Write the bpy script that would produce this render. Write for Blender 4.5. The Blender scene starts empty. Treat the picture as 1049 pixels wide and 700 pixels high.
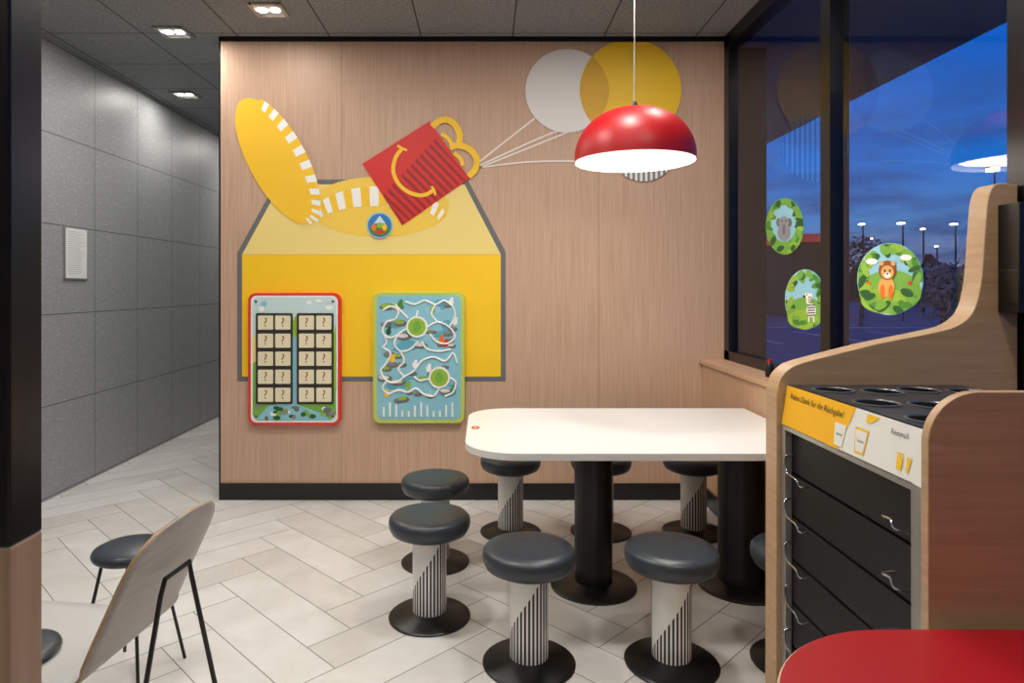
import bpy, math, random
from mathutils import Vector, Matrix
random.seed(7)
scene=bpy.context.scene
F=680.0; VX=497.0; VY=294.0; H=1.4; D=4.367; CEIL=3.044
def W(px,py,d=D): return Vector(((px-VX)*d/F, d, H-(py-VY)*d/F))
def lin(c):
    c=c/255.0
    return c/12.92 if c<=0.04045 else ((c+0.055)/1.055)**2.4
def C(r,g,b): return (lin(r),lin(g),lin(b),1.0)

# ------------------------------------------------------------ materials
class NT:
    def __init__(s,nt): s.nt=nt
    def n(s,t,**k):
        nd=s.nt.nodes.new(t)
        for a,b in k.items(): setattr(nd,a,b)
        return nd
    def l(s,a,b): s.nt.links.new(a,b)
    def math(s,op,a,b=None,c=None):
        nd=s.n('ShaderNodeMath',operation=op)
        for i,v in enumerate((a,b,c)):
            if v is None: continue
            if isinstance(v,(int,float)): nd.inputs[i].default_value=v
            else: s.l(v,nd.inputs[i])
        return nd.outputs[0]
    def mix(s,fac,a,b):
        nd=s.n('ShaderNodeMix',data_type='RGBA')
        for i,v in ((0,fac),(6,a),(7,b)):
            if isinstance(v,(int,float,tuple)): nd.inputs[i].default_value=v
            else: s.l(v,nd.inputs[i])
        return nd.outputs[2]
def newmat(name):
    m=bpy.data.materials.new(name); m.use_nodes=True
    nt=m.node_tree; b=nt.nodes['Principled BSDF']
    return m,NT(nt),b
def pm(name,col,rough=0.5,metal=0.0,var=0.06,scale=12,emit=0,coat=0,bump=0,spec=None):
    m,t,b=newmat(name)
    tc=t.n('ShaderNodeTexCoord'); no=t.n('ShaderNodeTexNoise'); no.inputs['Scale'].default_value=scale; no.inputs['Detail'].default_value=4
    t.l(tc.outputs['Object'],no.inputs['Vector'])
    c2=tuple(max(0,x*(1-var*2)) for x in col[:3])+(1,)
    o=t.mix(no.outputs['Fac'],col,c2)
    t.l(o,b.inputs['Base Color'])
    b.inputs['Roughness'].default_value=rough; b.inputs['Metallic'].default_value=metal
    if spec is not None: b.inputs['Specular IOR Level'].default_value=spec
    if coat: b.inputs['Coat Weight'].default_value=coat
    if emit:
        t.l(o,b.inputs['Emission Color']); b.inputs['Emission Strength'].default_value=emit
    if bump:
        bn=t.n('ShaderNodeBump'); bn.inputs['Strength'].default_value=bump; bn.inputs['Distance'].default_value=0.002
        n2=t.n('ShaderNodeTexNoise'); n2.inputs['Scale'].default_value=250; t.l(tc.outputs['Object'],n2.inputs['Vector'])
        t.l(n2.outputs['Fac'],bn.inputs['Height']); t.l(bn.outputs[0],b.inputs['Normal'])
    return m
def wood(name,c1,c2,sc,rough=0.45,seams=None):
    m,t,b=newmat(name)
    g=t.n('ShaderNodeNewGeometry'); mp=t.n('ShaderNodeMapping'); mp.inputs['Scale'].default_value=sc
    t.l(g.outputs['Position'],mp.inputs['Vector'])
    n1=t.n('ShaderNodeTexNoise'); n1.inputs['Scale'].default_value=1; n1.inputs['Detail'].default_value=6; n1.inputs['Roughness'].default_value=0.65
    t.l(mp.outputs[0],n1.inputs['Vector'])
    r=t.n('ShaderNodeValToRGB'); r.color_ramp.elements[0].position=0.30; r.color_ramp.elements[1].position=0.70
    r.color_ramp.elements[0].color=c2; r.color_ramp.elements[1].color=c1
    t.l(n1.outputs['Fac'],r.inputs[0]); col=r.outputs[0]
    if seams:
        sp=t.n('ShaderNodeSeparateXYZ'); t.l(g.outputs['Position'],sp.inputs[0])
        f=seam(t,sp.outputs[0],seams[0],seams[1],0.004)
        col=t.mix(f,col,tuple(x*0.68 for x in c2[:3])+(1,))
    t.l(col,b.inputs['Base Color']); b.inputs['Roughness'].default_value=rough
    return m
def seam(t,v,off,size,w):
    a=t.math('SUBTRACT',v,off-w/2); a=t.math('DIVIDE',a,size); a=t.math('FRACT',a)
    return t.math('LESS_THAN',a,w/size)

M={}
M['wallwood']=wood('wood_veneer_vertical',C(210,176,150),C(184,148,123),(120,120,2.2),0.5,(-0.944,1.69))
M['lowwood']=wood('wood_veneer_ledge',C(204,168,138),C(184,146,116),(60,60,3),0.45)
M['stwood']=wood('wood_laminate_oak',C(190,157,119),C(170,138,101),(3,50,60),0.45)
M['stedge']=wood('wood_edge_light',C(196,163,127),C(176,143,108),(6,6,60),0.4)
M['divwood']=wood('wood_divider',C(190,158,128),C(170,138,108),(60,60,2),0.4)
M['black']=pm('black_metal_satin',C(14,14,15),0.35)
M['blackframe']=pm('black_frame_gloss',C(11,11,12),0.3)
M['base']=pm('black_plinth',C(20,20,20),0.3)
M['white_top']=pm('white_laminate',C(232,230,227),0.3,var=0.01)
M['seat']=pm('dark_grey_vinyl',C(51,57,64),0.36,var=0.05,bump=0.05)
M['chrome']=pm('chrome',C(200,200,200),0.2,1.0,var=0.02)
M['steel']=pm('brushed_steel',C(186,184,180),0.35,0.8,var=0.03)
M['red']=pm('red_enamel',C(176,10,20),0.42,var=0.02)
M['redtop']=pm('red_laminate',C(165,16,26),0.45,var=0.02,spec=0.3)
M['cream']=pm('cream_edge',C(190,160,130),0.5,var=0.02)
M['shell']=pm('white_shell',C(190,189,186),0.4,var=0.02)
M['shellback']=wood('chair_back_veneer',C(170,163,154),C(154,146,136),(40,6,40),0.4)
M['dfrm']=pm('dark_inside',C(13,13,14),0.5)
M['flap']=pm('black_tray_front',C(15,15,16),0.5)
M['worktop']=pm('worktop_dark_grey',C(52,53,56),0.3)
M['paper']=pm('paper',C(228,228,226),0.7,var=0.01)
M['ink']=pm('ink',C(90,90,90),0.8)
M['inkpale']=pm('ink_pale',C(165,165,165),0.8)
def flat(n,r,g,b_,rough=0.5,emit=0): 
    M[n]=pm('print_'+n,C(r,g,b_),rough,var=0.015,emit=emit)
flat('yellow',255,206,26); flat('pale',246,220,132); flat('gold',252,200,40); flat('greyline',108,108,112)
flat('opening',249,208,78); flat('pwhite',248,246,240); flat('pred',216,38,32); flat('pdark',158,26,28); flat('arch',252,200,30)
flat('balloon',230,226,220); flat('byellow',248,200,18); flat('boverlap',222,170,26); flat('string',244,238,228)
flat('bgrey',140,134,130); flat('blue',50,125,190); flat('green',70,140,50); flat('lgreen',150,190,60); flat('orange',235,120,30)
flat('sky',205,228,226); flat('redframe',225,60,42,0.35); flat('limeframe',196,208,96,0.35); flat('teal',96,170,190); flat('lteal',140,198,212)
flat('dbrown',52,46,40); flat('tile',236,226,190); flat('rock',112,112,110); flat('pblack',25,25,28); flat('dgreen',36,92,44); flat('animal',150,150,160)
flat('tan',226,170,96); flat('brown',150,78,30); flat('signorange',252,188,24); flat('signwhite',236,236,228); flat('skyblue',150,205,225); flat('grass',120,176,70)
def terrazzo():
    m,t,b=newmat('terrazzo_tile')
    g=t.n('ShaderNodeNewGeometry'); sp=t.n('ShaderNodeSeparateXYZ'); t.l(g.outputs['Position'],sp.inputs[0])
    v=t.n('ShaderNodeTexVoronoi'); v.inputs['Scale'].default_value=75; t.l(g.outputs['Position'],v.inputs['Vector'])
    n=t.n('ShaderNodeTexNoise'); n.inputs['Scale'].default_value=60; n.inputs['Detail'].default_value=5; t.l(g.outputs['Position'],n.inputs['Vector'])
    spk=t.n('ShaderNodeSeparateColor'); t.l(v.outputs['Color'],spk.inputs[0])
    near=t.math('LESS_THAN',v.outputs['Distance'],0.33)
    dk=t.math('MULTIPLY',near,t.math('LESS_THAN',spk.outputs[0],0.28)); lt=t.math('MULTIPLY',near,t.math('GREATER_THAN',spk.outputs[0],0.85))
    c=t.mix(n.outputs['Fac'],C(160,162,163),C(137,140,142))
    c=t.mix(dk,c,C(106,108,112)); c=t.mix(lt,c,C(186,187,186))
    f=t.math('MAXIMUM',seam(t,sp.outputs[1],5.48,0.6,0.006),seam(t,sp.outputs[2],0.017,0.6,0.006))
    c=t.mix(f,c,C(72,72,74)); t.l(c,b.inputs['Base Color']); b.inputs['Roughness'].default_value=0.45
    return m
M['terrazzo']=terrazzo()
def ceilmat():
    m,t,b=newmat('ceiling_tile')
    g=t.n('ShaderNodeNewGeometry'); sp=t.n('ShaderNodeSeparateXYZ'); t.l(g.outputs['Position'],sp.inputs[0])
    n=t.n('ShaderNodeTexNoise'); n.inputs['Scale'].default_value=70; n.inputs['Detail'].default_value=4; t.l(g.outputs['Position'],n.inputs['Vector'])
    r=t.n('ShaderNodeValToRGB'); r.color_ramp.elements[0].position=0.38; r.color_ramp.elements[1].position=0.62
    r.color_ramp.elements[0].color=C(124,127,130); r.color_ramp.elements[1].color=C(152,155,158); t.l(n.outputs['Fac'],r.inputs[0])
    f=t.math('MAXIMUM',seam(t,sp.outputs[0],-1.02,0.6,0.010),seam(t,sp.outputs[1],4.3,0.6,0.010))
    c=t.mix(f,r.outputs[0],C(70,70,70)); t.l(c,b.inputs['Base Color']); b.inputs['Roughness'].default_value=0.9
    return m
M['ceil']=ceilmat()
def floormat(i,a,bb):
    m,t,b=newmat('floor_tile_%s'%i)
    g=t.n('ShaderNodeNewGeometry')
    n=t.n('ShaderNodeTexNoise'); n.inputs['Scale'].default_value=3.2+i*0.6; n.inputs['Detail'].default_value=9; n.inputs['Roughness'].default_value=0.62; n.inputs['Distortion'].default_value=0.6
    t.l(g.outputs['Position'],n.inputs['Vector'])
    r=t.n('ShaderNodeValToRGB'); r.color_ramp.elements[0].position=0.33; r.color_ramp.elements[1].position=0.64
    r.color_ramp.elements[0].color=bb; r.color_ramp.elements[1].color=a; t.l(n.outputs['Fac'],r.inputs[0])
    t.l(r.outputs[0],b.inputs['Base Color']); b.inputs['Roughness'].default_value=0.36
    return m
FM=[floormat(0,C(222,219,215),C(208,204,199)),floormat(1,C(218,215,210),C(203,199,193)),floormat(2,C(227,225,222),C(214,211,206))]
M['grout']=pm('grout',C(112,106,100),0.9)
def stripemat():
    m,t,b=newmat('striped_column')
    tc=t.n('ShaderNodeTexCoord'); sp=t.n('ShaderNodeSeparateXYZ'); t.l(tc.outputs['Object'],sp.inputs[0])
    an=t.math('ARCTAN2',sp.outputs[1],sp.outputs[0])
    fr=t.math('FRACT',t.math('MULTIPLY',an,30/(2*math.pi)))
    st=t.math('LESS_THAN',fr,0.5)
    saw=t.math('FRACT',t.math('ADD',t.math('MULTIPLY',an,2/(2*math.pi)),0.15))
    lim=t.math('ADD',t.math('MULTIPLY',saw,0.34),0.05)
    on=t.math('MULTIPLY',st,t.math('LESS_THAN',sp.outputs[2],lim))
    c=t.mix(on,C(238,236,231),C(20,20,22)); t.l(c,b.inputs['Base Color']); b.inputs['Roughness'].default_value=0.4
    return m
M['stripe']=stripemat()
def glassmat():
    m,t,b=newmat('window_glass'); t.nt.nodes.remove(b)
    fr=t.n('ShaderNodeFresnel'); fr.inputs['IOR'].default_value=1.6
    tr=t.n('ShaderNodeBsdfTransparent'); gl=t.n('ShaderNodeBsdfGlossy'); gl.inputs['Roughness'].default_value=0.0
    tr.inputs[0].default_value=(0.96,0.98,1.0,1)
    mx=t.n('ShaderNodeMixShader'); t.l(fr.outputs[0],mx.inputs[0]); t.l(tr.outputs[0],mx.inputs[1]); t.l(gl.outputs[0],mx.inputs[2])
    t.l(mx.outputs[0],t.nt.nodes['Material Output'].inputs[0]); return m
M['glass']=glassmat()
def emat(name,col,s):
    m,t,b=newmat(name); b.inputs['Base Color'].default_value=col; b.inputs['Emission Color'].default_value=col; b.inputs['Emission Strength'].default_value=s; return m
M['led']=emat('led_lens',(1,0.95,0.88,1),14); M['streetled']=emat('street_led',(1,0.95,0.85,1),10)
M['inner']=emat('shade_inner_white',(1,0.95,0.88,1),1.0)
M['asphalt']=pm('asphalt',C(104,116,134),0.7,scale=4); M['farred']=emat('red_fascia',C(200,60,60),0.3)
M['soffit']=pm('soffit_panel',C(150,158,160),0.7); M['extdark']=pm('exterior_cladding',C(46,38,34),0.7)
M['leafdk']=pm('foliage_dark',C(26,34,44),0.9); M['leaf']=pm('foliage',C(150,160,146),0.8); M['line']=pm('road_paint',C(190,200,220),0.6)

# ------------------------------------------------------------ mesh builder
def text_data(s,size):
    cu=bpy.data.curves.new('t','FONT'); cu.body=s; cu.size=size; cu.align_x='CENTER'; cu.align_y='CENTER'; cu.resolution_u=4
    o=bpy.data.objects.new('t',cu); scene.collection.objects.link(o); bpy.context.view_layer.update()
    dg=bpy.context.evaluated_depsgraph_get(); me=o.evaluated_get(dg).to_mesh()
    vs=[(v.co.x,v.co.y) for v in me.vertices]; fs=[tuple(p.vertices) for p in me.polygons]
    o.evaluated_get(dg).to_mesh_clear(); bpy.data.objects.remove(o); bpy.data.curves.remove(cu)
    return vs,fs
class MB:
    def __init__(s): s.v=[];s.f=[];s.m=[];s.mats=[]
    def add(s,vs,fs,mat):
        if mat not in s.mats: s.mats.append(mat)
        k=s.mats.index(mat); o=len(s.v); s.v+= [tuple(v) for v in vs]
        for f in fs: s.f.append(tuple(i+o for i in f)); s.m.append(k)
        return s
    def poly(s,pts,mat): return s.add(pts,[tuple(range(len(pts)))],mat)
    def box(s,lo,hi,mat):
        x0,y0,z0=lo;x1,y1,z1=hi
        v=[(x0,y0,z0),(x1,y0,z0),(x1,y1,z0),(x0,y1,z0),(x0,y0,z1),(x1,y0,z1),(x1,y1,z1),(x0,y1,z1)]
        return s.add(v,[(0,3,2,1),(4,5,6,7),(0,1,5,4),(1,2,6,5),(2,3,7,6),(3,0,4,7)],mat)
    def lathe(s,prof,c,mat,seg=48):
        vs=[];rings=[]
        for r,z in prof:
            if r<1e-6: rings.append([len(vs)]); vs.append((c[0],c[1],c[2]+z))
            else:
                rings.append(list(range(len(vs),len(vs)+seg)))
                for i in range(seg):
                    a=2*math.pi*i/seg; vs.append((c[0]+r*math.cos(a),c[1]+r*math.sin(a),c[2]+z))
        fs=[]
        for A,B in zip(rings,rings[1:]):
            for i in range(seg):
                j=(i+1)%seg
                if len(A)==1 and len(B)==1: continue
                if len(A)==1: fs.append((A[0],B[j],B[i]))
                elif len(B)==1: fs.append((A[i],A[j],B[0]))
                else: fs.append((A[i],A[j],B[j],B[i]))
        return s.add(vs,fs,mat)
    def tube(s,pts,r,mat,seg=10):
        pts=[Vector(p) for p in pts]; vs=[];n=len(pts); prev=None
        for i,p in enumerate(pts):
            t=(pts[min(i+1,n-1)]-pts[max(i-1,0)]).normalized()
            if prev is None:
                up=Vector((0,0,1)) if abs(t.z)<0.9 else Vector((1,0,0)); u=t.cross(up).normalized()
            else: u=(prev-t*prev.dot(t)).normalized()
            prev=u; w=t.cross(u)
            for k in range(seg):
                a=2*math.pi*k/seg; vs.append(p+u*r*math.cos(a)+w*r*math.sin(a))
        fs=[tuple(range(seg))[::-1],tuple((n-1)*seg+k for k in range(seg))]
        for i in range(n-1):
            for k in range(seg):
                j=(k+1)%seg; fs.append((i*seg+k,i*seg+j,(i+1)*seg+j,(i+1)*seg+k))
        return s.add(vs,fs,mat)
    def prism(s,pts,vec,mat,matside=None):
        n=len(pts); a=[Vector(p) for p in pts]; b=[p+Vector(vec) for p in a]
        s.add(a+b,[tuple(range(n))[::-1],tuple(range(n,2*n))],mat)
        s.add(a+b,[(i,(i+1)%n,n+(i+1)%n,n+i) for i in range(n)],matside or mat)
        return s
    def text(s,st,size,o,u,v,mat):
        vs,fs=text_data(st,size); o=Vector(o);u=Vector(u);v=Vector(v)
        return s.add([o+u*a+v*b for a,b in vs],fs,mat)
    def obj(s,name,parent=None,org=(0,0,0),bevel=0,sharp=35,recalc=False):
        me=bpy.data.meshes.new(name); o=Vector(org)
        me.from_pydata([tuple(Vector(v)-o) for v in s.v],[],s.f)
        for m in s.mats: me.materials.append(m)
        for p,k in zip(me.polygons,s.m): p.material_index=k; p.use_smooth=True
        if bevel or recalc:
            import bmesh
            bm=bmesh.new(); bm.from_mesh(me); bmesh.ops.remove_doubles(bm,verts=bm.verts,dist=1e-6); bmesh.ops.recalc_face_normals(bm,faces=bm.faces); bm.to_mesh(me); bm.free()
        me.set_sharp_from_angle(angle=math.radians(sharp))
        ob=bpy.data.objects.new(name,me); scene.collection.objects.link(ob)
        if parent: ob.parent=parent
        else: ob.location=o
        if bevel:
            b=ob.modifiers.new('bevel','BEVEL'); b.width=bevel; b.segments=3; b.limit_method='ANGLE'; b.angle_limit=math.radians(40)
        return ob
def tag(o,label,cat,group=None,kind=None):
    o['label']=label; o['category']=cat
    if group: o['group']=group
    if kind: o['kind']=kind
    return o
def empty(name,org):
    e=bpy.data.objects.new(name,None); e.location=org; e.empty_display_size=0.1; scene.collection.objects.link(e); return e
def clone(o,parent=None):
    c=o.copy(); scene.collection.objects.link(c)
    if parent: c.parent=parent
    for ch in o.children: clone(ch,c)
    return c
def struct(o,label=None):
    o['kind']='structure'
    return o
def rrect(x0,y0,x1,y1,r,n=8):
    out=[]
    for cx,cy,a0 in ((x1-r,y1-r,0),(x0+r,y1-r,90),(x0+r,y0+r,180),(x1-r,y0+r,270)):
        for i in range(n+1):
            a=math.radians(a0+90*i/n); out.append((cx+r*math.cos(a),cy+r*math.sin(a)))
    return out
def ell(cx,cy,rx,ry,rot=0,n=40,a0=0,a1=360):
    out=[];c,s_=math.cos(rot),math.sin(rot); full=(a1-a0)==360
    for i in range(n if full else n+1):
        a=math.radians(a0+(a1-a0)*i/n); x=rx*math.cos(a);y=ry*math.sin(a); out.append((cx+x*c-y*s_,cy+x*s_+y*c))
    return out
def ribbon(pts,w):
    L=[];R=[]; pts=[Vector(p) for p in pts]; n=len(pts)
    for i,p in enumerate(pts):
        t=(pts[min(i+1,n-1)]-pts[max(i-1,0)]).normalized(); q=Vector((-t.y,t.x))*w/2; L.append(p+q);R.append(p-q)
    return L,R
def smooth(pts,k=6):
    pts=[Vector(p) for p in pts]; out=[];n=len(pts)
    for i in range(n-1):
        p0=pts[max(i-1,0)];p1=pts[i];p2=pts[i+1];p3=pts[min(i+2,n-1)]
        for j in range(k):
            t=j/k; out.append(0.5*((2*p1)+(p2-p0)*t+(2*p0-5*p1+4*p2-p3)*t*t+(3*p1-p0-3*p2+p3)*t*t*t))
    out.append(pts[-1]); return out

# ------------------------------------------------------------ room shell
import bmesh
def make_floor():
    X0,X1,Y0,Y1=-2.87,1.62,-3.0,9.0
    w=0.2;n=4;g=0.0018; ca=math.cos(math.radians(45));sa=ca
    mb=MB(); 
    for mm in range(-14,15):
        for k in range(-70,71):
            for typ in (0,1):
                if typ==0: r=(k+2*n*mm,k,k+2*n*mm+n,k+1)
                else: r=(k+2*n*mm,k-2*n+1,k+2*n*mm+1,k-n+1)
                x0,y0,x1,y1=[q*w for q in r]; x0+=g;y0+=g;x1-=g;y1-=g
                pts=[(x0,y0),(x1,y0),(x1,y1),(x0,y1)]
                pts=[(a*ca-b*sa-0.55,a*sa+b*ca+3.0,0.0) for a,b in pts]
                cx=sum(p[0] for p in pts)/4;cy=sum(p[1] for p in pts)/4
                if X0-0.5<cx<X1+0.5 and Y0-0.5<cy<Y1+0.5: mb.poly(pts,random.choice(FM))
    o=mb.obj('floor'); me=o.data
    bm=bmesh.new(); bm.from_mesh(me)
    for co,no in (((X0,0,0),(-1,0,0)),((X1,0,0),(1,0,0)),((0,Y0,0),(0,-1,0)),((0,Y1,0),(0,1,0))):
        bmesh.ops.bisect_plane(bm,geom=bm.verts[:]+bm.edges[:]+bm.faces[:],plane_co=co,plane_no=no,clear_outer=True)
    me.materials.append(M['grout']); k=len(me.materials)-1
    r=bmesh.ops.create_cube(bm,size=1.0)
    for v in r['verts']:
        v.co.x=X0 if v.co.x<0 else X1; v.co.y=Y0 if v.co.y<0 else Y1; v.co.z=-0.1 if v.co.z<0 else -0.0012
    for f in bm.faces:
        if all(v in r['verts'] for v in f.verts): f.material_index=k
    bm.to_mesh(me); bm.free(); return struct(o)
make_floor()
struct(MB().box((-3.0,-3,CEIL),(1.75,9,CEIL+0.1),M['ceil']).obj('ceiling'))
struct(MB().box((-3.0,-3,0),(-2.87,9,CEIL),M['terrazzo']).obj('wall_left'))
struct(MB().box((-1.74,D,0),(1.66,D+0.13,CEIL),M['wallwood']).obj('wall_back'))
struct(MB().box((-1.74,D+0.13,0),(-1.6,9,CEIL),M['terrazzo']).obj('wall_corridor'))
struct(MB().box((-3.0,9,0),(-1.6,9.1,CEIL),M['terrazzo']).obj('wall_corridor_end'))
M['rearwall']=pm('rear_paint',C(150,136,122),0.7)
struct(MB().box((-3.0,-3.1,0),(1.75,-3,CEIL),M['rearwall']).obj('wall_rear'))
struct(MB().box((-1.745,D-0.014,0),(1.396,D,0.109),M['base']).obj('baseboard_back',bevel=0.002))
struct(MB().box((-1.745,D-0.012,CEIL-0.03),(1.57,D,CEIL),M['blackframe']).obj('trim_1'))
struct(MB().box((-1.752,D,0),(-1.741,D+0.13,CEIL),M['blackframe']).obj('wall_end_shade'))  # black strip painting in the shade on the back wall's end face
struct(MB().box((1.425,-3,0),(1.60,D,0.895),M['lowwood']).obj('wall_right'))
struct(MB().box((1.406,-3,0.895),(1.60,D,0.925),M['lowwood']).obj('trim_3',bevel=0.004))
struct(MB().box((1.41,-3,0),(1.425,D-0.014,0.109),M['base']).obj('baseboard_right'))
wf=MB(); x0,x1=1.572,1.66
mull=[(4.285,D),(3.026,3.113),(1.92,2.0),(0.6,0.69),(-1.0,-0.91),(-3.0,-2.91)]
for a,b in mull: wf.box((x0,a,0.925),(x1,b,CEIL),M['blackframe'])
wf.box((x0,-3,0.925),(x1,D,0.985),M['blackframe']); wf.box((x0,-3,CEIL-0.09),(x1,D,CEIL),M['blackframe'])
win=struct(wf.obj('window_1'))
ys=[(3.113,4.285),(2.0,3.026),(0.69,1.92),(-0.91,0.6),(-2.91,-1.0)]
for a,b in ys:
    p=MB().poly([(1.603,b,0.985),(1.603,a,0.985),(1.603,a,CEIL-0.09),(1.603,b,CEIL-0.09)],M['glass']).obj('window_pane',parent=win)
    if p.data.polygons[0].normal.x>0: p.data.flip_normals()

# ------------------------------------------------------------ ceiling downlights
LK=0.76
def downlight(x,y,power,vis=True,tilt=0):
    org=(x,y,CEIL)
    b=MB(); s=0.085
    for k in (-1,1):
        b.box((x+k*s-0.012,y-s-0.012,CEIL-0.012),(x+k*s+0.012,y+s+0.012,CEIL-0.0005),M['steel'])
        b.box((x-s,y+k*s-0.012,CEIL-0.012),(x+s,y+k*s+0.012,CEIL-0.0005),M['steel'])
    b.box((x-s,y-s,CEIL-0.004),(x+s,y+s,CEIL-0.0008),M['paper'])
    o=b.obj('downlight',org=org); tag(o,'square recessed ceiling downlight with two bright lamps','ceiling light','recessed downlights')
    for k in (-1,1):
        MB().lathe([(0,-0.010),(0.026,-0.010),(0.032,-0.004)],(x+k*0.038,y,CEIL),M['led'],20).obj('lamp_lens',parent=o,org=org)
    li=bpy.data.lights.new('downlight_lamp','AREA'); li.shape='SQUARE'; li.size=0.14; li.energy=power*LK; li.color=(1,0.955,0.895)
    lo=bpy.data.objects.new('downlight_lamp',li); lo.location=(0,0,-0.02); lo.parent=o; scene.collection.objects.link(lo)
    return o
for x,y,p in [(-2.555,5.66,9),(-2.0,4.27,21),(-1.28,3.93,5),(-2.3,7.6,22),(-0.7,2.7,28),(0.5,2.7,24),(-1.9,1.9,24),(-0.3,0.9,20),(0.95,1.3,18),(0.0,-1.2,16),(-1.9,-1.2,12),(1.1,3.3,9)]:
    downlight(x,y,p)

# ------------------------------------------------------------ mural
mu=empty('wall_mural',(0,D-0.001,1.5)); MO=(0,D-0.001,1.5)
tag(mu,'printed mural of yellow toy box, red smiling box and balloons','mural')
def mp(pts,layer): return [W(p[0],p[1],D-0.0015*layer) for p in pts]
b=MB()
b.poly(mp([(243,391),(243,259),(275,201),(303,184),(479,184),(518,258),(518,391)],1),M['greyline'])
b.poly(mp([(248,386),(248,261),(513,261),(513,386)],2),M['yellow'])
b.poly(mp([(248,260.8),(279,204),(306,189),(476,189),(513,260.8)],2),M['pale'])
b.poly(mp(ell(388,212,72,31),3),M['opening'])
N=22
for i in range(N):
    a0=180+180*i/N;a1=180+180*(i+1)/N
    o=[(388+68*math.cos(math.radians(a)),222+31*math.sin(math.radians(a))) for a in (a0,(a0+a1)/2,a1)]
    q=[(388+62*math.cos(math.radians(a)),228+17*math.sin(math.radians(a))) for a in (a1,(a0+a1)/2,a0)]
    b.poly(mp(o+q,4),M['pwhite'] if i%2==0 else M['gold'])
b.obj('toy_box_graphic',parent=mu,org=MO)
b=MB(); rot=math.atan2(125,68)
b.poly(mp(ell(283,165,72,28,rot),5),M['gold'])
N=24; c,s_=math.cos(rot),math.sin(rot)
def lp(a,rx,ry,off):
    x=rx*math.cos(math.radians(a));y=ry*math.sin(math.radians(a))-off; return (284+x*c-y*s_,165+x*s_+y*c)
for i in range(N):
    a0=-152+160*i/N;a1=-152+160*(i+1)/N
    b.poly(mp([lp(a0,73,28,2),lp(a1,73,28,2),lp(a1,66,19,0),lp(a0,66,19,0)],6),M['pwhite'] if i%2 else M['gold'])
b.obj('box_lid_graphic',parent=mu,org=MO)
TL=Vector((371,168));TR=Vector((440,124));BR=Vector((481,183));BL=Vector((412,231))
def rb(u,v): return TL*(1-u)*(1-v)+TR*u*(1-v)+BL*(1-u)*v+BR*u*v
b=MB(); b.poly(mp([TL,TR,BR,BL],7),M['pred'])
for i in range(13):
    u=0.01+i*0.082; w_=0.036; top=0.52-0.022*i
    a_t=u-0.10
    quad=[(max(0,a_t),top+0.03),(min(0.995,max(0,a_t+w_)),top),(min(0.995,u+w_),0.99),(min(0.995,u),0.99)]
    b.poly(mp([rb(*q) for q in quad],8),M['pdark'])
b.obj('red_box_graphic',parent=mu,org=MO)
def rib(b,pts,w,layer,mat,k=6):
    L,R=ribbon(smooth(pts,k),w)
    for i in range(len(L)-1): b.poly(mp([L[i],L[i+1],R[i+1],R[i]],layer),mat)
b=MB(); rib(b,[(412,152),(405,162),(403,176),(409,189),(421,198),(434,200),(444,195)],4.0,9,M['arch']); rib(b,[(407,149),(412,152),(417,154)],2.4,9.1,M['arch']); rib(b,[(442,191),(445,195),(446,200)],2.4,9.1,M['arch'])
b.obj('smile_graphic',parent=mu,org=MO)
b=MB(); rib(b,[(443,130),(450,124),(459,123),(467,129),(471,139),(469,150)],6.5,9,M['arch']); rib(b,[(452,137),(459,142),(465,151)],4,9.1,M['arch']); b.obj('handle_graphic',parent=mu,org=MO)
b=MB(); rib(b,[(461,151),(470,149),(481,153),(488,162),(487,173),(480,181)],6.5,9.2,M['arch']); rib(b,[(465,157),(472,163),(474,170)],4,9.1,M['arch'])
b.obj('handle_graphic',parent=mu,org=MO)
b=MB(); b.poly(mp(ell(389,231,13.5,13.5),9),M['skyblue']); b.poly(mp(ell(389,231,12,12),10),M['blue']); b.poly(mp(ell(389,236,10.5,5.5),11),M['green'])
b.poly(mp(ell(383,233,2.5,3.5),12),M['orange']); b.poly(mp(ell(394,233,2.5,3.5),12),M['gold']); b.poly(mp([(383,229),(389,221),(395,229)],12),M['sky']); b.poly(mp(ell(389,231,3,3),12.5),M['lgreen'])
b.poly(mp(ell(389,238,6,2),12),M['pred'])
b.obj('round_badge_graphic',parent=mu,org=MO)
for p in [[(487,169),(548,121)],[(488,171),(566,136),(592,132)],[(488,173),(600,128)],[(489,172),(540,166),(590,165)]]:
    b=MB(); rib(b,p,1.6,4,M['string'],4); b.obj('balloon_string',parent=mu,org=MO)
b=MB(); b.poly(mp(ell(581,93,43,43),5),M['balloon']); b.obj('balloon_graphic',parent=mu,org=MO)
cy=[p for p in ell(646,92,52,52,n=96)]; cy=[(x,max(y,43)) for x,y in cy]
b=MB(); b.poly(mp(cy,6),M['byellow']); 
ov=[p for p in ell(581,93,43,43,n=90) if math.hypot(p[0]-646,p[1]-92)<52 and p[1]>43]+[p for p in ell(646,92,52,52,n=110) if math.hypot(p[0]-581,p[1]-93)<43 and p[1]>43]
cx=sum(p[0] for p in ov)/len(ov);cyy=sum(p[1] for p in ov)/len(ov); ov.sort(key=lambda p:math.atan2(p[1]-cyy,p[0]-cx))
b.poly(mp(ov,7),M['boverlap']); b.obj('balloon_graphic',parent=mu,org=MO)
b=MB(); b.poly(mp(ell(659,152,34,34),7),M['pwhite'])
x=627
while x<691:
    h0=math.sqrt(max(0,34**2-(x-659)**2));h1=math.sqrt(max(0,34**2-(x+2.6-659)**2)); b.poly(mp([(x,152-h0),(x+2.6,152-h1),(x+2.6,152+h1),(x,152+h0)],8),M['bgrey']); x+=5.2
b.obj('balloon_graphic',parent=mu,org=MO)

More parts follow.
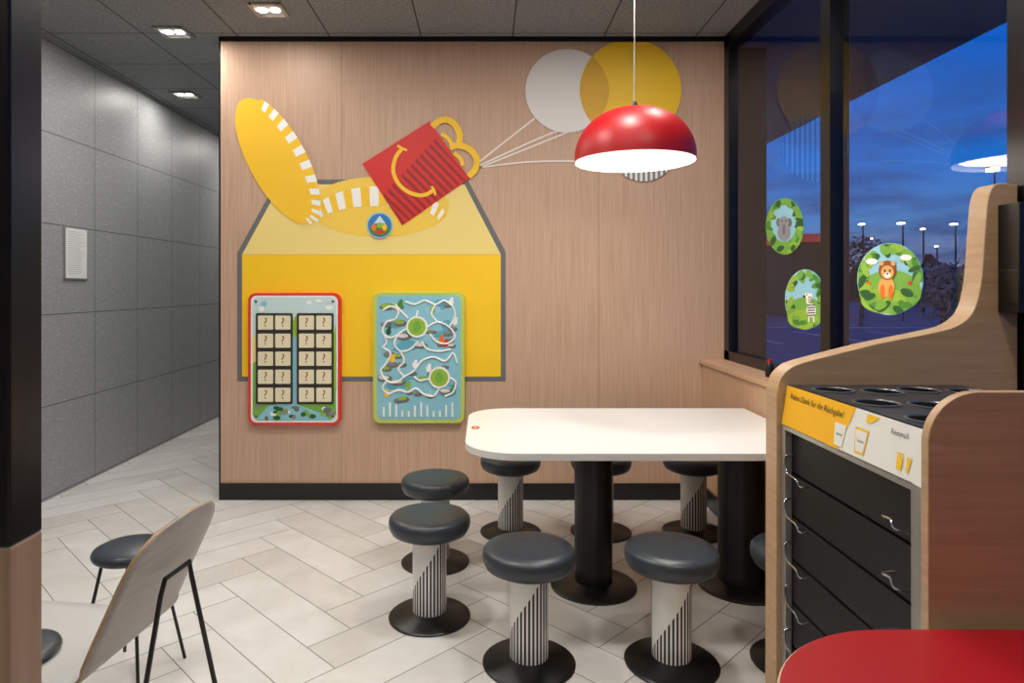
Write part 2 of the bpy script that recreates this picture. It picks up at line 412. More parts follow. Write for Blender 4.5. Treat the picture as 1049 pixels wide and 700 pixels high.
# ------------------------------------------------------------ activity boards
def bd(pts,d): return [W(p[0],p[1],d) for p in pts]
DB=D-0.045
def board(name,x0,y0,x1,y1,fm,label):
    org=tuple(W((x0+x1)/2,y1,DB)); e=empty(name,org); tag(e,label,'activity board')
    MB().prism(bd(rrect(x0,y0,x1,y1,8),DB),(0,0.0435,0),fm).obj('board_frame',parent=e,org=org,bevel=0.004)
    return e,org
e,org=board('quiz_board',254,300,349,436,M['redframe'],'red framed wall memory board with cream question mark tiles')
dd=DB-0.001
b=MB(); b.poly(bd(rrect(257,303,346,433,6),dd),M['pwhite']); b.poly(bd(rrect(258.5,304.5,344.5,431.5,5),dd-0.0004),M['sky'])
b.poly(bd([(259,345),(275,338),(300,344),(325,336),(344,340),(344,425),(338,431),(264,431),(259,425)],dd-0.001),M['pale'])
b.poly(bd([(259,372),(280,364),(300,370),(325,362),(344,366),(344,425),(338,431),(264,431),(259,425)],dd-0.0013),M['grass'])
b.poly(bd([(299.5,345),(304,345),(305,398),(312,414),(296,414),(299,398)],dd-0.0016),M['lteal'])
b.poly(bd([(262,430),(275,416),(296,412),(306,415),(330,424),(339,431)],dd-0.002),M['lteal'])
b.poly(bd([(341.5,345),(344.5,330),(344.5,400),(341.5,396)],dd-0.0018),M['lgreen'])
b.poly(bd([(299.6,330),(304,322),(304,345),(299.6,345)],dd-0.0018),M['lgreen'])
for i in range(40):
    x=random.uniform(262,341);y=random.choice([random.uniform(417,429),random.uniform(307,317)])
    if y<320 and i%2: continue
    b.poly(bd(ell(x,y,random.uniform(2,4.5),random.uniform(1.5,3),n=10),dd-0.0025-0.00003*i),random.choice([M['grass'],M['lgreen'],M['rock'],M['bgrey'],M['pwhite'],M['dgreen']] if y>320 else [M['pwhite'],M['sky'],M['skyblue']]))
for x,y in ((262,309),(341,309),(262,427),(341,427)): b.poly(bd(ell(x,y,1.4,1.4,n=12),dd-0.004),M['ink'])
b.obj('picture_panel',parent=e,org=org)
for px0 in (262,304):
    b=MB(); b.prism(bd(rrect(px0,321,px0+37.5,414,1.5,3),dd-0.010),(0,0.009,0),M['dbrown']).obj('tile_holder',parent=e,org=org)
tile_mesh=None
for px0 in (262,304):
    for cidx in range(2):
        for r in range(5):
            cx=px0+9.9+cidx*17.7; cy_=330.7+r*18.5
            if tile_mesh is None:
                b=MB(); b.prism(bd(rrect(cx-7.7,cy_-7.2,cx+7.7,cy_+7.2,1,3),dd-0.018),(0,0.008,0),M['tile'])
                b.text('?',0.082,W(cx,cy_,dd-0.0185),(1,0,0),(0,0,1),M['brown'])
                base=(cx,cy_); to=b.obj('question_tile',parent=e,org=org); tile_mesh=to
            else:
                t2=tile_mesh.copy(); scene.collection.objects.link(t2); t2.parent=e
                dv=W(cx,cy_,dd-0.018)-W(base[0],base[1],dd-0.018); t2.location=dv
e,org=board('maze_board',382,299,476,434,M['limeframe'],'lime green framed wall maze board with pond picture and white tracks')
b=MB(); b.poly(bd(rrect(386,303,472,430,6),dd),M['lteal'])
for i in range(26):
    b.poly(bd(ell(random.uniform(396,462),random.uniform(312,420),random.uniform(6,9),random.uniform(3,6),n=16),dd-0.0006-0.00002*i),random.choice([M['teal'],M['skyblue'],M['teal'],M['lteal']]))
for i in range(34):
    x=random.uniform(394,464);y=random.uniform(308,414); r=random.uniform(2.8,5.8)
    b.poly(bd(ell(x,y,r*1.4,r*0.7,n=12),dd-0.0015-0.00003*i),M['rock']); b.poly(bd(ell(x-1,y-1.2,r*1.0,r*0.4,n=12),dd-0.0027-0.00003*i),random.choice([M['balloon'],M['bgrey'],M['lgreen'],M['bgrey']]))
for x,y,m1 in [(452,348,'orange'),(456,353,'pred'),(402,368,'gold'),(398,340,'dgreen'),(410,312,'green'),(462,310,'pwhite'),(425,374,'pwhite'),(439,378,'pwhite'),(466,330,'pwhite'),(418,396,'lgreen'),(396,404,'gold'),(443,318,'lgreen'),(464,400,'green')]:
    b.poly(bd(ell(x,y,2.8,3.4,n=12),dd-0.004),M[m1]); b.poly(bd(ell(x+1,y-3.6,1.8,1.8,n=10),dd-0.0042),M[m1])
b.obj('picture_panel',parent=e,org=org)
tr=[[(392,318),(400,314),(408,318),(405,327),(396,330),(392,340),(399,346),(408,343)],[(415,309),(425,312),(435,308),(446,312),(455,308),(464,314)],
[(438,335),(448,330),(460,335),(466,345),(458,352),(447,350),(440,342)],[(416,337),(408,343),(404,352),(410,360),(420,358),(428,350)],
[(392,356),(400,362),(396,372),(390,380),(396,390),(406,392),(414,386)],[(414,386),(424,380),(432,370),(444,366),(456,370),(464,362),(468,372)],
[(428,318),(426,326)],[(450,398),(444,406),(434,404),(426,398),(418,402),(408,400),(398,404)],[(461,387),(467,392),(464,402),(456,406)],[(432,350),(438,358),(450,360),(462,358)],[(440,388),(430,390),(424,386)],
[(405,312),(412,320),(418,326)],[(446,312),(442,322),(448,330)],[(392,340),(396,350),(392,356)],[(410,360),(414,370),(408,378),(414,386)],[(464,314),(466,324),(460,335)],[(398,404),(392,398),(396,390)]]
for p in tr:
    pts=smooth(p,5); MB().tube([W(q[0],q[1],dd-0.005) for q in pts],0.0068,M['pwhite'],6).obj('maze_track',parent=e,org=org)
for x,y,r in [(427,335,11),(450,387,11)]:
    b=MB(); b.prism(bd(ell(x,y,r,r),dd-0.012),(0,0.010,0),M['pwhite']); b.poly(bd(ell(x,y,r-2,r-2),dd-0.0125),M['lgreen'])
    b.poly(bd(ell(x,y,4,6,n=16),dd-0.0135),M['grass']); b.obj('lily_wheel',parent=e,org=org)
for i in range(12):
    x=393+i*6.4; hh=8+4*math.sin(i*1.3); MB().tube([W(x,427,dd-0.006),W(x,427-hh*1.2,dd-0.006)],0.0075,M['pwhite'],6).obj('bead_column',parent=e,org=org)

# wall notice on left wall
ya,yb=4.52,4.76
b=MB(); b.box((-2.868,ya-0.01,1.45),(-2.856,yb+0.01,1.815),M['steel'])
b.box((-2.8555,ya,1.46),(-2.8545,yb,1.805),M['paper'])
for i in range(22):
    z=1.78-i*0.0138; L_=random.uniform(0.12,0.2) if i else 0.12
    b.box((-2.8544,ya+0.02,z),(-2.854,ya+0.02+L_,z+0.0025),M['inkpale'])
tag(b.obj('wall_notice',org=(-2.868,4.64,1.45)),'small framed white paper notice with printed lines on tiled wall','notice')

# ------------------------------------------------------------ table
t=empty('dining_table',(0.65,3.11,0)); TO=(0.65,3.11,0)
tag(t,'long white laminate dining table with rounded end on black round pedestals','table')
out=rrect(-0.085,2.62,2.2,3.60,0.22,12)
out=[(min(x,1.404),y) for x,y in out]
o2=[]
for p in out:
    if not o2 or (Vector(p)-Vector(o2[-1])).length>1e-5: o2.append(p)
MB().prism([(x,y,0.712) for x,y in o2],(0,0,0.03),M['white_top']).obj('table_top',parent=t,org=TO,bevel=0.003)
b=MB(); b.poly([(x,y,0.7425) for x,y in ell(-0.045,3.1,0.02,0.035,n=24)],M['pdark']); b.poly([(x,y,0.7428) for x,y in ell(-0.045,3.1,0.01,0.02,n=16)],M['tan']); b.obj('table_sticker',parent=t,org=TO)
for x,r in ((0.507,0.088),(1.2,0.105)):
    b=MB(); b.lathe([(0,0.0),(0.2,0.0),(0.2,0.008),(0.195,0.012),(r+0.02,0.022),(r,0.03),(r,0.70),(0.14,0.705),(0.14,0.7118),(0,0.7118)],(x,3.11,0),M['black'],56)
    b.obj('leg',parent=t,org=TO)

# stools
def stool(x,y,rot):
    e=empty('stool',(0,0,0))
    MB().lathe([(0,0),(0.172,0),(0.173,0.006),(0.165,0.012),(0.09,0.02),(0.075,0.03),(0,0.03)],(0,0,0),M['black'],48).obj('base',parent=e)
    MB().lathe([(0.070,0.028),(0.072,0.03),(0.072,0.352),(0.070,0.354)],(0,0,0),M['stripe'],48).obj('column',parent=e)
    MB().lathe([(0,0.345),(0.085,0.345),(0.1,0.349),(0.138,0.354),(0.160,0.365),(0.170,0.384),(0.173,0.404),(0.170,0.421),(0.160,0.432),(0.125,0.438),(0.06,0.440),(0,0.4405)],(0,0,0),M['seat'],56).obj('seat',parent=e,sharp=80)
    return e
st=stool(0,0,0)
stools=[(0.163,2.47,0),(0.693,2.47,0.5),(-0.236,2.82,0.2),(-0.253,3.376,0.9),(0.145,3.79,0.4),(0.66,3.79,1.1),(1.19,3.79,0.1),(1.17,2.47,0.8)]
for i,(x,y,r) in enumerate(stools):
    s=st if i==0 else clone(st)
    s.location=(x,y,0); s.rotation_euler=(0,0,r)
    tag(s,'round dark grey cushioned stool on black and white striped column','stool','stools around the white table')

# ------------------------------------------------------------ pendant
PL=(0.697,3.1,CEIL); pe=empty('pendant_lamp',PL); tag(pe,'glossy red dome pendant lamp hanging over the white table','lamp')
R=0.278; zr=1.985
prof=[(R,zr)]+[(R*math.cos(math.radians(a))**0.9,zr+0.02+0.230*math.sin(math.radians(a))) for a in range(0,86,5)]+[(0.03,zr+0.252),(0,zr+0.252)]
MB().lathe([(r,z-CEIL) for r,z in prof],PL,M['red'],72).obj('lamp_shade',parent=pe,org=PL)
MB().lathe([(r*0.985,z-CEIL-0.003) for r,z in prof],PL,M['inner'],72).obj('shade_lining',parent=pe,org=PL)
MB().tube([(PL[0],PL[1],zr+0.25),(PL[0],PL[1],CEIL)],0.0025,M['steel'],8).obj('cord',parent=pe,org=PL)
MB().lathe([(0,-0.03),(0.05,-0.03),(0.055,-0.001),(0,-0.001)],PL,M['blackframe'],32).obj('canopy',parent=pe,org=PL)
MB().lathe([(0,zr+0.28-CEIL),(0.010,zr+0.28-CEIL),(0.016,zr+0.25-CEIL)],PL,M['chrome'],24).obj('cap',parent=pe,org=PL)
li=bpy.data.lights.new('pendant_light','AREA'); li.shape='DISK'; li.size=0.5; li.energy=8; li.color=(1,0.94,0.86)
lo=bpy.data.objects.new('pendant_light',li); lo.location=(0,0,zr+0.02-CEIL); lo.parent=pe; scene.collection.objects.link(lo)

# ------------------------------------------------------------ tray station
S0=(1.1,1.63,0); ts=empty('tray_station',S0); tag(ts,'tray return station with oak sides, black racks, orange sign','cabinet')
X=0.868
def arc(cx,cz,r,a0,a1,n=10): return [(cx+r*math.cos(math.radians(a0+(a1-a0)*i/n)),cz+r*math.sin(math.radians(a0+(a1-a0)*i/n))) for i in range(n+1)]
pr=[(1.395,0),(1.395,1.195)]+arc(X-0.005+0.1,1.095,0.1,90,180)+[(X-0.005,0)]
MB().prism([(a,1.293,z) for a,z in pr],(0,0.022,0),M['stwood'],M['stedge']).obj('side_panel',parent=ts,org=S0,bevel=0.002)
y0,y1=1.316,1.948
b=MB(); b.box((X+0.5,y0,0.02),(1.39,y1,1.09),M['dfrm']); b.box((X+0.02,y0,0.0),(1.39,y1,0.1),M['dfrm'])
b.box((X+0.02,y0,0.1),(1.37,y0+0.015,1.09),M['dfrm']); b.box((X+0.02,y1-0.015,0.1),(1.37,y1,1.09),M['dfrm'])
b.box((X+0.02,y0,1.0),(1.39,y1,1.09),M['dfrm']); b.obj('body',parent=ts,org=S0)
b=MB(); b.box((X,y0,0.0),(X+0.02,y0+0.036,1.0),M['steel']); b.box((X,y1-0.026,0.0),(X+0.02,y1,1.0),M['steel']); b.box((X,y0+0.036,0.985),(X+0.02,y1-0.026,1.0),M['steel'])
b.obj('front_frame',parent=ts,org=S0,bevel=0.002)
for i in range(7):
    z=0.86-i*0.125
    b=MB(); b.box((X+0.03,y0+0.02,z),(X+0.5,y1-0.02,z+0.006),M['dfrm']); b.box((X+0.022,y0+0.036,z+0.005),(X+0.03,y1-0.026,z+0.122),M['flap']); b.obj('tray_shelf',parent=ts,org=S0)
    for sg in (-1,1):
        zz=z+0.01
        if sg<0: yy=y1-0.034; p=[(X+0.02,yy,zz+0.045),(X-0.004,yy-0.002,zz+0.040),(X-0.007,yy-0.010,zz+0.012),(X-0.007,yy-0.03,zz-0.002),(X-0.007,yy-0.075,zz-0.004),(X-0.004,yy-0.09,zz-0.018),(X+0.024,yy-0.092,zz-0.022)]
        else: 
            if i>4: continue
            yy=y0+0.125; p=[(X+0.02,yy,zz+0.036),(X-0.006,yy-0.002,zz+0.034),(X-0.007,yy-0.03,zz+0.036),(X-0.007,yy-0.045,zz+0.022),(X+0.024,yy-0.05,zz+0.014)]
        MB().tube(smooth(p,4),0.003,M['chrome'],8).obj('tray_bracket',parent=ts,org=S0)
u=Vector((0,-1,0)); vv=(Vector((X+0.017,0,1.112))-Vector((X,0,1.0))).normalized()
def SG(a,bz,off=0.0):
    y=y1-0.005+(y0-y1+0.01)*a; p=Vector((X,y,1.0))+Vector((0.017,0,0.112))*bz; n=Vector((-1,0,0.15)).normalized(); return p+n*off
b=MB(); q=[SG(0,0),SG(1,0),SG(1,1),SG(0,1)]
b.prism(q,(0.01,0,0),M['signwhite']); 
b.poly([SG(0,0,0.001),SG(0.50,0,0.001),SG(0.58,1,0.001),SG(0,1,0.001)],M['signorange'])
b.text('Vielen Dank für die Rückgabe!',0.0235,SG(0.28,0.76,0.002),u,vv,M['pblack'])
b.poly([SG(0.465,0.08,0.0015),SG(0.525,0.08,0.0015),SG(0.537,0.56,0.0015),SG(0.453,0.56,0.0015)],M['signwhite'])
b.text('Becher',0.010,SG(0.495,0.33,0.002),u,vv,M['ink'])
b.poly([SG(0.66,0.78,0.0012),SG(0.69,0.78,0.0012),SG(0.74,0.95,0.0012),SG(0.66,0.95,0.0012)],M['arch'])
b.poly([SG(0.61,0.10,0.0012),SG(0.672,0.10,0.0012),SG(0.685,0.62,0.0012),SG(0.597,0.62,0.0012)],M['arch'])
b.poly([SG(0.616,0.14,0.0016),SG(0.666,0.14,0.0016),SG(0.677,0.57,0.0016),SG(0.605,0.57,0.0016)],M['signwhite'])
b.text('Tablett',0.010,SG(0.641,0.36,0.002),u,vv,M['ink'])
b.text('Restmüll',0.017,SG(0.86,0.78,0.002),u,vv,M['ink'])
for pts in ([(0.867,0.14),(0.892,0.14),(0.896,0.38),(0.863,0.38)],[(0.86,0.41),(0.899,0.41),(0.899,0.45),(0.86,0.45)],[(0.922,0.14),(0.93,0.14),(0.938,0.42),(0.914,0.42)]):
    b.poly([SG(x_,z_,0.002) for x_,z_ in pts],M['arch'])
b.obj('sign_panel',parent=ts,org=S0)
zt=1.112
MB().box((X+0.017,y0,1.091),(1.39,y1,zt),M['worktop']).obj('worktop',parent=ts,org=S0)
M['holerim']=pm('hole_rim',C(120,122,124),0.3,0.6); M['hole']=pm('hole_dark',C(4,4,4),0.9,spec=0.05)
for i in range(3):
    for j in range(4):
        hx=0.965+j*0.118; hy=1.43+i*0.205-(0.03 if j%2 else 0)
        b=MB(); b.lathe([(0.054,0.0003),(0.054,0.0035),(0.049,0.0045),(0.047,0.001)],(hx,hy,zt),M['holerim'],36); b.lathe([(0.0475,0.001),(0,0.001)],(hx,hy,zt),M['hole'],36); b.obj('cup_hole',parent=ts,org=S0)

# tall back screen panel
SP=(1.2,1.99,0)
pf=[(1.395,0),(1.395,0.935),(1.565,0.935),(1.565,1.70)]
pf+=smooth([(1.53,1.705),(1.498,1.70),(1.478,1.66),(1.468,1.55),(1.458,1.42),(1.435,1.33),(1.385,1.285),(1.30,1.262),(1.15,1.232),(1.0,1.195),(0.93,1.176),(0.895,1.16),(0.868,1.13),(0.856,1.08)],4)
pf=[tuple(p) for p in pf]+[(0.853,0)]
o=empty('room_divider',SP); tag(o,'tall oak room divider with curved top edge behind tray station','divider')
MB().prism([(a,1.95,z) for a,z in pf],(0,0.075,0),M['stwood'],M['stedge']).obj('screen',parent=o,org=SP,bevel=0.003)
b=MB(); b.box((1.505,1.87,1.325),(1.568,1.9495,1.64),M['black']); b.box((1.50,1.865,1.35),(1.506,1.94,1.45),M['blackframe'])
b.obj('dispenser',parent=o,org=SP,bevel=0.006)

# red table
RT=(0.95,0.85,0); rt=empty('red_table',RT); tag(rt,'red topped table with rounded corner and cream edge','table')
ro=rrect(0.45,0.35,1.38,1.262,0.3,16); MB().prism([(x,y,0.722) for x,y in ro],(0,0,0.026),M['cream']).obj('table_edge',parent=rt,org=RT,bevel=0.003)
ro=rrect(0.454,0.354,1.376,1.258,0.297,16); MB().prism([(x,y,0.7482) for x,y in ro],(0,0,0.002),M['redtop']).obj('table_top',parent=rt,org=RT)
MB().lathe([(0,0),(0.22,0),(0.22,0.01),(0.05,0.03),(0.045,0.05),(0.045,0.7),(0.12,0.715),(0.12,0.7218),(0,0.7218)],(0.92,0.8,0),M['black'],40).obj('leg',parent=rt,org=RT)

# black post + wood half divider
PO=(-0.55,0.58,0); pe2=empty('divider_screen',PO); tag(pe2,'wooden half-height divider with black panel above','divider')
MB().box((-0.9,0.5585,0),(-0.4,0.60,1.18),M['divwood']).obj('wood_base',parent=pe2,org=PO,bevel=0.002)
MB().box((-0.9,0.5585,1.18),(-0.4,0.60,CEIL-0.001),M['blackframe']).obj('upper_panel',parent=pe2,org=PO,bevel=0.002)

# ------------------------------------------------------------ chair (pale shell)
CO=(-1.1,1.75,0); ch=empty('dining_chair',CO); tag(ch,'pale shell dining chair with wood edge and thin black metal legs','chair')
ud=Vector((0.1,1,0)).normalized(); fd=Vector((-1,0.1,0)).normalized()
B0=Vector((-0.945,1.755,0.45))
prf=[(-0.43,0.445),(-0.40,0.452),(-0.30,0.452),(-0.15,0.448),(-0.05,0.447),(-0.01,0.455),(0.02,0.485),(0.055,0.56),(0.095,0.645),(0.135,0.73),(0.175,0.815)]
prf=smooth([Vector((a,z,0)) for a,z in prf],4)
tot=len(prf); TH=0.009
def shellw(i):
    s=i/(tot-1); w=0.20
    if s<0.12: w=0.20*math.sqrt(max(0.35,1-((0.12-s)/0.12)**2*0.6))
    if s>0.84:
        q=(s-0.84)/0.16; w=0.20*max(0.0,1-q**3.2)**0.5
    return max(w,0.03)
nW=12; grid=[]
for i,p in enumerate(prf):
    row=[]
    for k in range(nW+1):
        h=(k/nW*2-1); cur=0.008*h*h*(1 if p.y>0.5 else 0.2)
        pos=B0+ud*(h*shellw(i))-fd*(p.x-cur)+Vector((0,0,p.y-0.45)); row.append(pos)
    grid.append(row)
b=MB(); vs=[p for r_ in grid for p in r_]
b.mats=[M['shell'],M['shellback'],M['stwood']]; b.v=[tuple(v) for v in vs]
for i in range(tot-1):
    for k in range(nW):
        b.f.append((i*(nW+1)+k,i*(nW+1)+k+1,(i+1)*(nW+1)+k+1,(i+1)*(nW+1)+k)); b.m.append(1 if prf[i].y>0.47 and prf[i].x>0 else 0)
sh=b.obj('seat_shell',parent=ch,org=CO,sharp=80)
so=sh.modifiers.new('sol','SOLIDIFY'); so.thickness=TH; so.offset=0; so.material_offset_rim=2
b=MB(); cc=B0+fd*0.26+ud*(-0.085)
b.lathe([(0,0.004),(0.105,0.004),(0.112,0.010),(0.109,0.018),(0.09,0.023),(0,0.025)],(cc.x,cc.y,0.453),M['seat'],40); b.obj('seat_pad',parent=ch,org=CO,sharp=80)
A1=Vector((-0.815,1.69,0.655));A2=Vector((-0.802,1.80,0.655))
MB().tube([(-0.90,1.62,0.0),A1+Vector((-0.008,-0.006,-0.04)),A1,A2,A2+Vector((0.004,0.004,-0.04)),(-0.70,1.87,0.0)],0.0065,M['black'],10).obj('leg',parent=ch,org=CO)
for sgn in (-1,1):
    top=B0+ud*(0.15*sgn)+fd*0.32+Vector((0,0,-0.012)); ft=B0+ud*(0.18*sgn)+fd*0.40; ft.z=0
    bk=B0+ud*(0.15*sgn)+fd*0.06+Vector((0,0,-0.012))
    MB().tube([ft,top+Vector((0,0,-0.02)),top,bk],0.0065,M['black'],10).obj('leg',parent=ch,org=CO)

# stool with thin legs
KO=(-1.28,2.40,0); k=empty('low_stool',KO); tag(k,'round dark grey padded stool on thin black metal legs','stool')
MB().lathe([(0,0.425),(0.11,0.425),(0.124,0.434),(0.128,0.447),(0.123,0.459),(0.105,0.468),(0,0.472)],KO,M['seat'],48).obj('seat',parent=k,org=KO,sharp=80)
for a in (45,135,225,315):
    a=math.radians(a-10); ca,sa=math.cos(a),math.sin(a)
    MB().tube([(KO[0]+0.09*ca,KO[1]+0.09*sa,0.426),(KO[0]+0.18*ca,KO[1]+0.18*sa,0)],0.006,M['black'],10).obj('leg',parent=k,org=KO)

b=MB(); b.lathe([(0,0),(0.02,0),(0.022,0.01),(0.022,0.06),(0.012,0.075)],(1.5,3.5,0.925),M['black'],24); b.lathe([(0.012,0.075),(0.013,0.095),(0,0.097)],(1.5,3.5,0.925),M['red'],24)
tag(b.obj('sauce_bottle',org=(1.5,3.5,0.925)),'small dark sauce bottle with red cap on window ledge','bottle')

# ------------------------------------------------------------ window stickers
def WS(p,off=0): 
    x=1.5995-off; y=x*F/(p[0]-VX); return Vector((x,y,H-(p[1]-VY)*y/F))
def sp_(b,pts,l,mat): b.poly([WS(p,l*0.0004) for p in pts],mat)
G=[M['green'],M['lgreen'],M['dgreen'],M['grass'],M['grass']]
def leaves(b,cx,cy,rx,ry,n,L,s,lo=0.6):
    for i in range(n):
        a=random.uniform(0,2*math.pi); q=random.uniform(lo,0.93); px=cx+rx*q*math.cos(a); py=cy+ry*q*math.sin(a)
        pts=ell(px,py,s*random.uniform(0.7,1.2),s*random.uniform(0.35,0.6),random.uniform(0,3),n=12)
        cl=[]
        for x,y in pts:
            d=math.hypot((x-cx)/rx,(y-cy)/ry)
            if d>0.985: x=cx+(x-cx)/d*0.985; y=cy+(y-cy)/d*0.985
            cl.append((x,y))
        sp_(b,cl,L+0.05*i,random.choice(G))
def sticker(label,f,org):
    b=MB(); f(b); o=b.obj('window_sticker',org=org); tag(o,label,'window sticker')
def s1(b):
    cx,cy=804,232
    sp_(b,ell(cx,cy,19.5,29),1,M['grass']); sp_(b,ell(cx-1,cy-3,13,19),1.5,M['skyblue'])
    leaves(b,cx,cy,19.5,29,50,2,5,0.7)
    sp_(b,ell(cx-1,cy+6,6.5,9),8,M['animal']); sp_(b,ell(cx-1,cy-4,5,6.5),9,M['animal']); sp_(b,ell(cx-6,cy-4,2.8,4.4),8.6,M['rock']); sp_(b,ell(cx+4.5,cy-4,2.6,4.4),8.6,M['rock'])
    sp_(b,ell(cx-1,cy+3,1.5,6),10,M['rock'])
    for x in (-3,1): sp_(b,ell(cx+x,cy-5.5,0.7,1,n=10),11,M['pblack'])
sticker('round jungle sticker with grey elephant among leaves on window glass',s1,tuple(WS((804,260))))
def s2(b):
    sp_(b,ell(825,307,21,31),1,M['skyblue']); sp_(b,ell(825,321,19,16.5),2,M['grass']); sp_(b,ell(823,327,16,10),2.5,M['lgreen']); leaves(b,825,307,21,31,50,3,5.5,0.74)
    sp_(b,ell(831,318,4.8,7),7,M['pwhite']); sp_(b,ell(829,306,2.8,6,0.3),7.2,M['pwhite']); sp_(b,ell(826.8,303,3.6,2.6),7.4,M['pwhite'])
    for x in (828,833): sp_(b,[(x,322),(x+1.2,322),(x+1.2,330),(x,330)],7,M['pwhite'])
    for i in range(5): sp_(b,[(827.2,312.5+i*2.6),(834.8,312+i*2.6),(834.8,313.2+i*2.6),(827.2,313.7+i*2.6)],8,M['pblack'])
    for i in range(3): sp_(b,[(828,304+i*2.4),(831.8,304.6+i*2.4),(831.8,305.5+i*2.4),(828,305+i*2.4)],8,M['pblack'])
    sp_(b,ell(824,303.8,1.3,1.5),8,M['pblack']); sp_(b,ell(826.4,302,0.6,0.8),8,M['pblack'])
sticker('round jungle sticker with striped zebra on window glass',s2,tuple(WS((825,336))))
def s3(b):
    cx,cy=912,286
    sp_(b,ell(cx,cy,34,37),1,M['skyblue']); sp_(b,ell(cx+10,cy+4,20,14),1.6,M['lteal']); sp_(b,ell(cx,cy+13,32,22),2,M['grass']); sp_(b,ell(cx-6,cy+22,24,13),2.5,M['lgreen']); leaves(b,cx,cy,34,37,74,3,7.5,0.78)
    for x,y in ((928,264),(893,268)): sp_(b,ell(x,y,6,3.2),7,M['pwhite'])
    sp_(b,ell(908,294,8.5,10.5),8,M['tan']); sp_(b,ell(904,299,2.4,7.5),8.3,M['orange']); sp_(b,ell(912.5,299,2.4,7.5),8.3,M['orange'])
    sp_(b,ell(909,277,9,10),9,M['brown']); sp_(b,ell(909,279,6.6,7),10,M['tan']); sp_(b,ell(909,282,3.4,2.7),11,M['pwhite'])
    for x in (906.4,911.6): sp_(b,ell(x,277.5,1,1.4,n=12),12,M['pblack'])
    sp_(b,ell(909,280.6,1.4,0.9,n=12),12,M['pblack'])
    for x in (903,915): sp_(b,ell(x,270,2.3,2.4),11,M['tan'])
    sp_(b,ell(929,300,7,4,0.4),9,M['dgreen']); sp_(b,ell(891,304,6,3.5,-0.4),9,M['dgreen']); sp_(b,ell(932,290,2,2),9.5,M['pred']); sp_(b,ell(890,290,1.8,1.8),9.5,M['orange'])
sticker('round jungle sticker with lion cub and green hills on window glass',s3,tuple(WS((912,323))))

# ------------------------------------------------------------ exterior
struct(MB().box((1.75,-30,-0.25),(90,120,-0.15),M['asphalt']).obj('ground'))
struct(MB().box((1.70,-4,3.06),(3.27,30,3.12),M['soffit']).obj('trim_4'))
struct(MB().box((1.72,4.6,-0.15),(1.95,4.95,3.06),M['extdark']).obj('trim_5'))
def street(px,py,d,s=1.0,label='tall street lamp with bright head over car park'):
    p=W(px,py,d); e=(p.x,p.y,-0.15); b=MB(); b.tube([(p.x,p.y,-0.15),(p.x,p.y,p.z)],0.035*d/30,M['extdark'],8); b.box((p.x-0.25*s,p.y-0.1,p.z),(p.x+0.06,p.y+0.1,p.z+0.06),M['extdark'])
    o=b.obj('street_lamp',org=e); tag(o,label,'street lamp','car park lamps')
    b=MB(); b.box((p.x-0.24*s,p.y-0.1,p.z-0.07),(p.x+0.03,p.y+0.1,p.z-0.01),M['streetled']); b.obj('lamp_head',parent=o,org=e)
for a in [(925,228,30,0.9),(946,234,36,0.5),(979,229,32,0.9),(884,229,32,0.7),(893,244,50,0.8),(1019,172,14,0.5),(866,252,60,0.8),(905,256,70,0.9),(960,252,60,0.8)]: street(*a)
def tree(px,py,d,r,leafm,n,name='bush',lab='leafy bush beside car park'):
    p=W(px,py,d); e=(p.x,p.y,-0.15); o=MB().tube([(p.x,p.y,-0.15),(p.x+0.02,p.y,p.z)],0.05,M['extdark'],8).obj(name,org=e); tag(o,lab,name)
    b=MB()
    for i in range(n):
        v=Vector((random.gauss(0,1),random.gauss(0,1),random.gauss(0,1))).normalized()*r*random.uniform(0.5,1)
        v.z*=0.9; c_=p+v; s=random.uniform(0.06,0.13)*r*1.2; a=Vector((random.uniform(-1,1),random.uniform(-1,1),random.uniform(-1,1))).normalized(); bb=a.orthogonal().normalized()
        if c_.z<-0.1: continue
        b.poly([c_-a*s,c_-bb*s*0.5,c_+a*s,c_+bb*s*0.5],leafm)
    l=b.obj('foliage',parent=o,org=e); l['kind']='stuff'
tree(966,297,12,0.62,M['leaf'],900); tree(882,262,26,0.9,M['leafdk'],500,'tree','dark small tree beyond car park'); tree(1000,300,16,0.6,M['leafdk'],500)
b=MB(); x=5
pts=[]
while x<88:
    pts.append((x,random.uniform(2.2,4.2)*(1+0.3*math.sin(x*0.3)))); x+=random.uniform(0.6,1.3)
P=[(pts[0][0],72,-0.15)]+[(a,72,z) for a,z in pts]+[(pts[-1][0],72,-0.15)]
b.prism(P,(0,1,0),M['leafdk']); o=b.obj('treeline',org=(40,72,-0.15)); tag(o,'dark distant treeline on horizon','trees'); o['kind']='stuff'
p0=W(812,290,34);p1=W(848,246,34)
b=MB(); b.box((p0.x,34,-0.15),(p1.x+0.6,40,p1.z),M['extdark']); o=b.obj('roadside_building',org=(p0.x+1.5,37,-0.15)); tag(o,'low roadside building with red lit fascia','building')
MB().box((p0.x-0.2,33.7,p1.z-0.1),(p1.x+0.8,40,p1.z+0.3),M['farred']).obj('fascia',parent=o,org=(p0.x+1.5,37,-0.15))
for i in range(7):
    x=8+i*2.6; b=MB(); b.box((x,18,-0.149),(x+0.12,23,-0.14),M['line']); o=b.obj('parking_line',org=(x,20,-0.149)); tag(o,'white painted parking bay line on asphalt','road marking','parking bay lines')
b=MB(); b.box((5,25,-0.149),(40,25.25,-0.14),M['line']); tag(b.obj('kerb_line',org=(20,25,-0.149)),'long white painted line across asphalt','road marking')

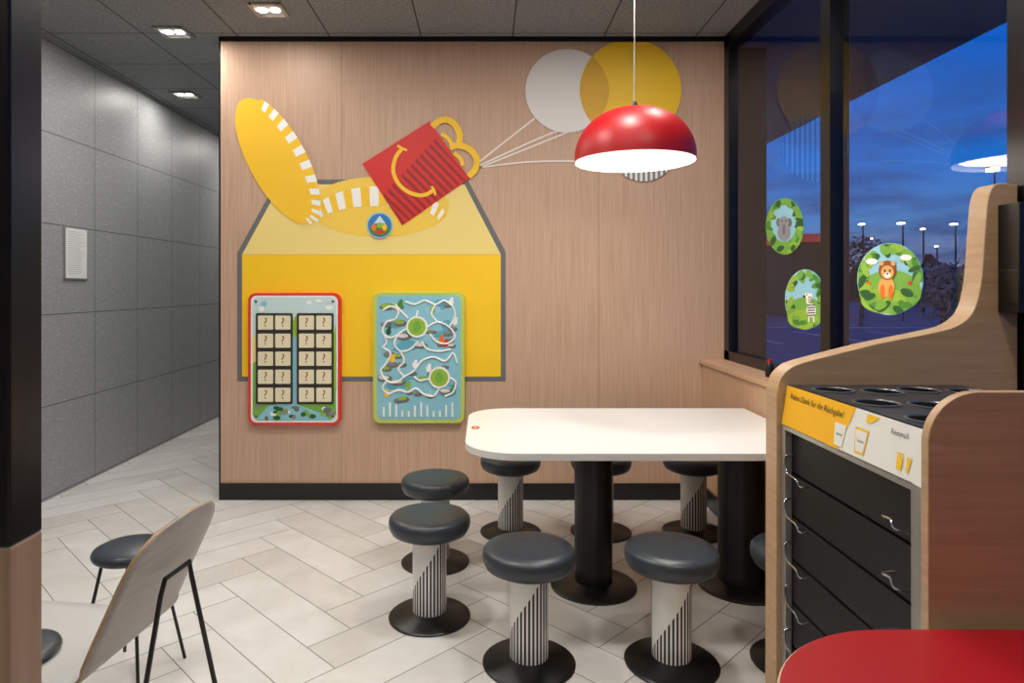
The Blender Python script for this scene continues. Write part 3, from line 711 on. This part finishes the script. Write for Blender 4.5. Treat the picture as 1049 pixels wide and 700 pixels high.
# ------------------------------------------------------------ world
w=bpy.data.worlds.new('dusk'); scene.world=w; w.use_nodes=True; t=NT(w.node_tree); bg=w.node_tree.nodes['Background']
tc=t.n('ShaderNodeTexCoord'); sp=t.n('ShaderNodeSeparateXYZ'); t.l(tc.outputs['Generated'],sp.inputs[0])
r=t.n('ShaderNodeValToRGB'); el=r.color_ramp.elements
el[0].position=0.0; el[0].color=C(165,155,170); el[1].position=1.0; el[1].color=C(8,55,150)
for p,c_ in ((0.03,C(130,145,182)),(0.08,C(70,128,195)),(0.15,C(28,112,205)),(0.3,C(8,98,208)),(0.5,C(8,78,180))):
    e_=el.new(p); e_.color=c_
t.l(sp.outputs[2],r.inputs[0])
mpn=t.n('ShaderNodeMapping'); mpn.inputs['Scale'].default_value=(2.6,2.6,12); t.l(tc.outputs['Generated'],mpn.inputs['Vector'])
no=t.n('ShaderNodeTexNoise'); no.inputs['Scale'].default_value=1.7; no.inputs['Detail'].default_value=8; no.inputs['Roughness'].default_value=0.6; t.l(mpn.outputs[0],no.inputs['Vector'])
cr=t.n('ShaderNodeValToRGB'); cr.color_ramp.elements[0].position=0.42; cr.color_ramp.elements[1].position=0.58; t.l(no.outputs['Fac'],cr.inputs[0])
fade=t.math('SUBTRACT',1.15,t.math('MULTIPLY',sp.outputs[2],3.0)); fade=t.math('MAXIMUM',fade,0.2); fade=t.math('MINIMUM',fade,1.0)
cf=t.math('MULTIPLY',t.math('MULTIPLY',cr.outputs[0],fade),0.85)
col=t.mix(cf,r.outputs[0],C(30,66,128)); t.l(col,bg.inputs['Color']); bg.inputs['Strength'].default_value=1.0

# ------------------------------------------------------------ camera
cam=bpy.data.cameras.new('camera'); co=bpy.data.objects.new('camera',cam); scene.collection.objects.link(co)
co.location=(0,0,H); co.rotation_euler=(math.radians(90),0,0)
cam.sensor_width=36; cam.lens=F/1049*36; cam.shift_x=(524.5-VX)/1049; cam.shift_y=-(350-VY)/1049; cam.clip_start=0.05; cam.clip_end=500
scene.camera=co
scene.view_settings.view_transform='Standard'
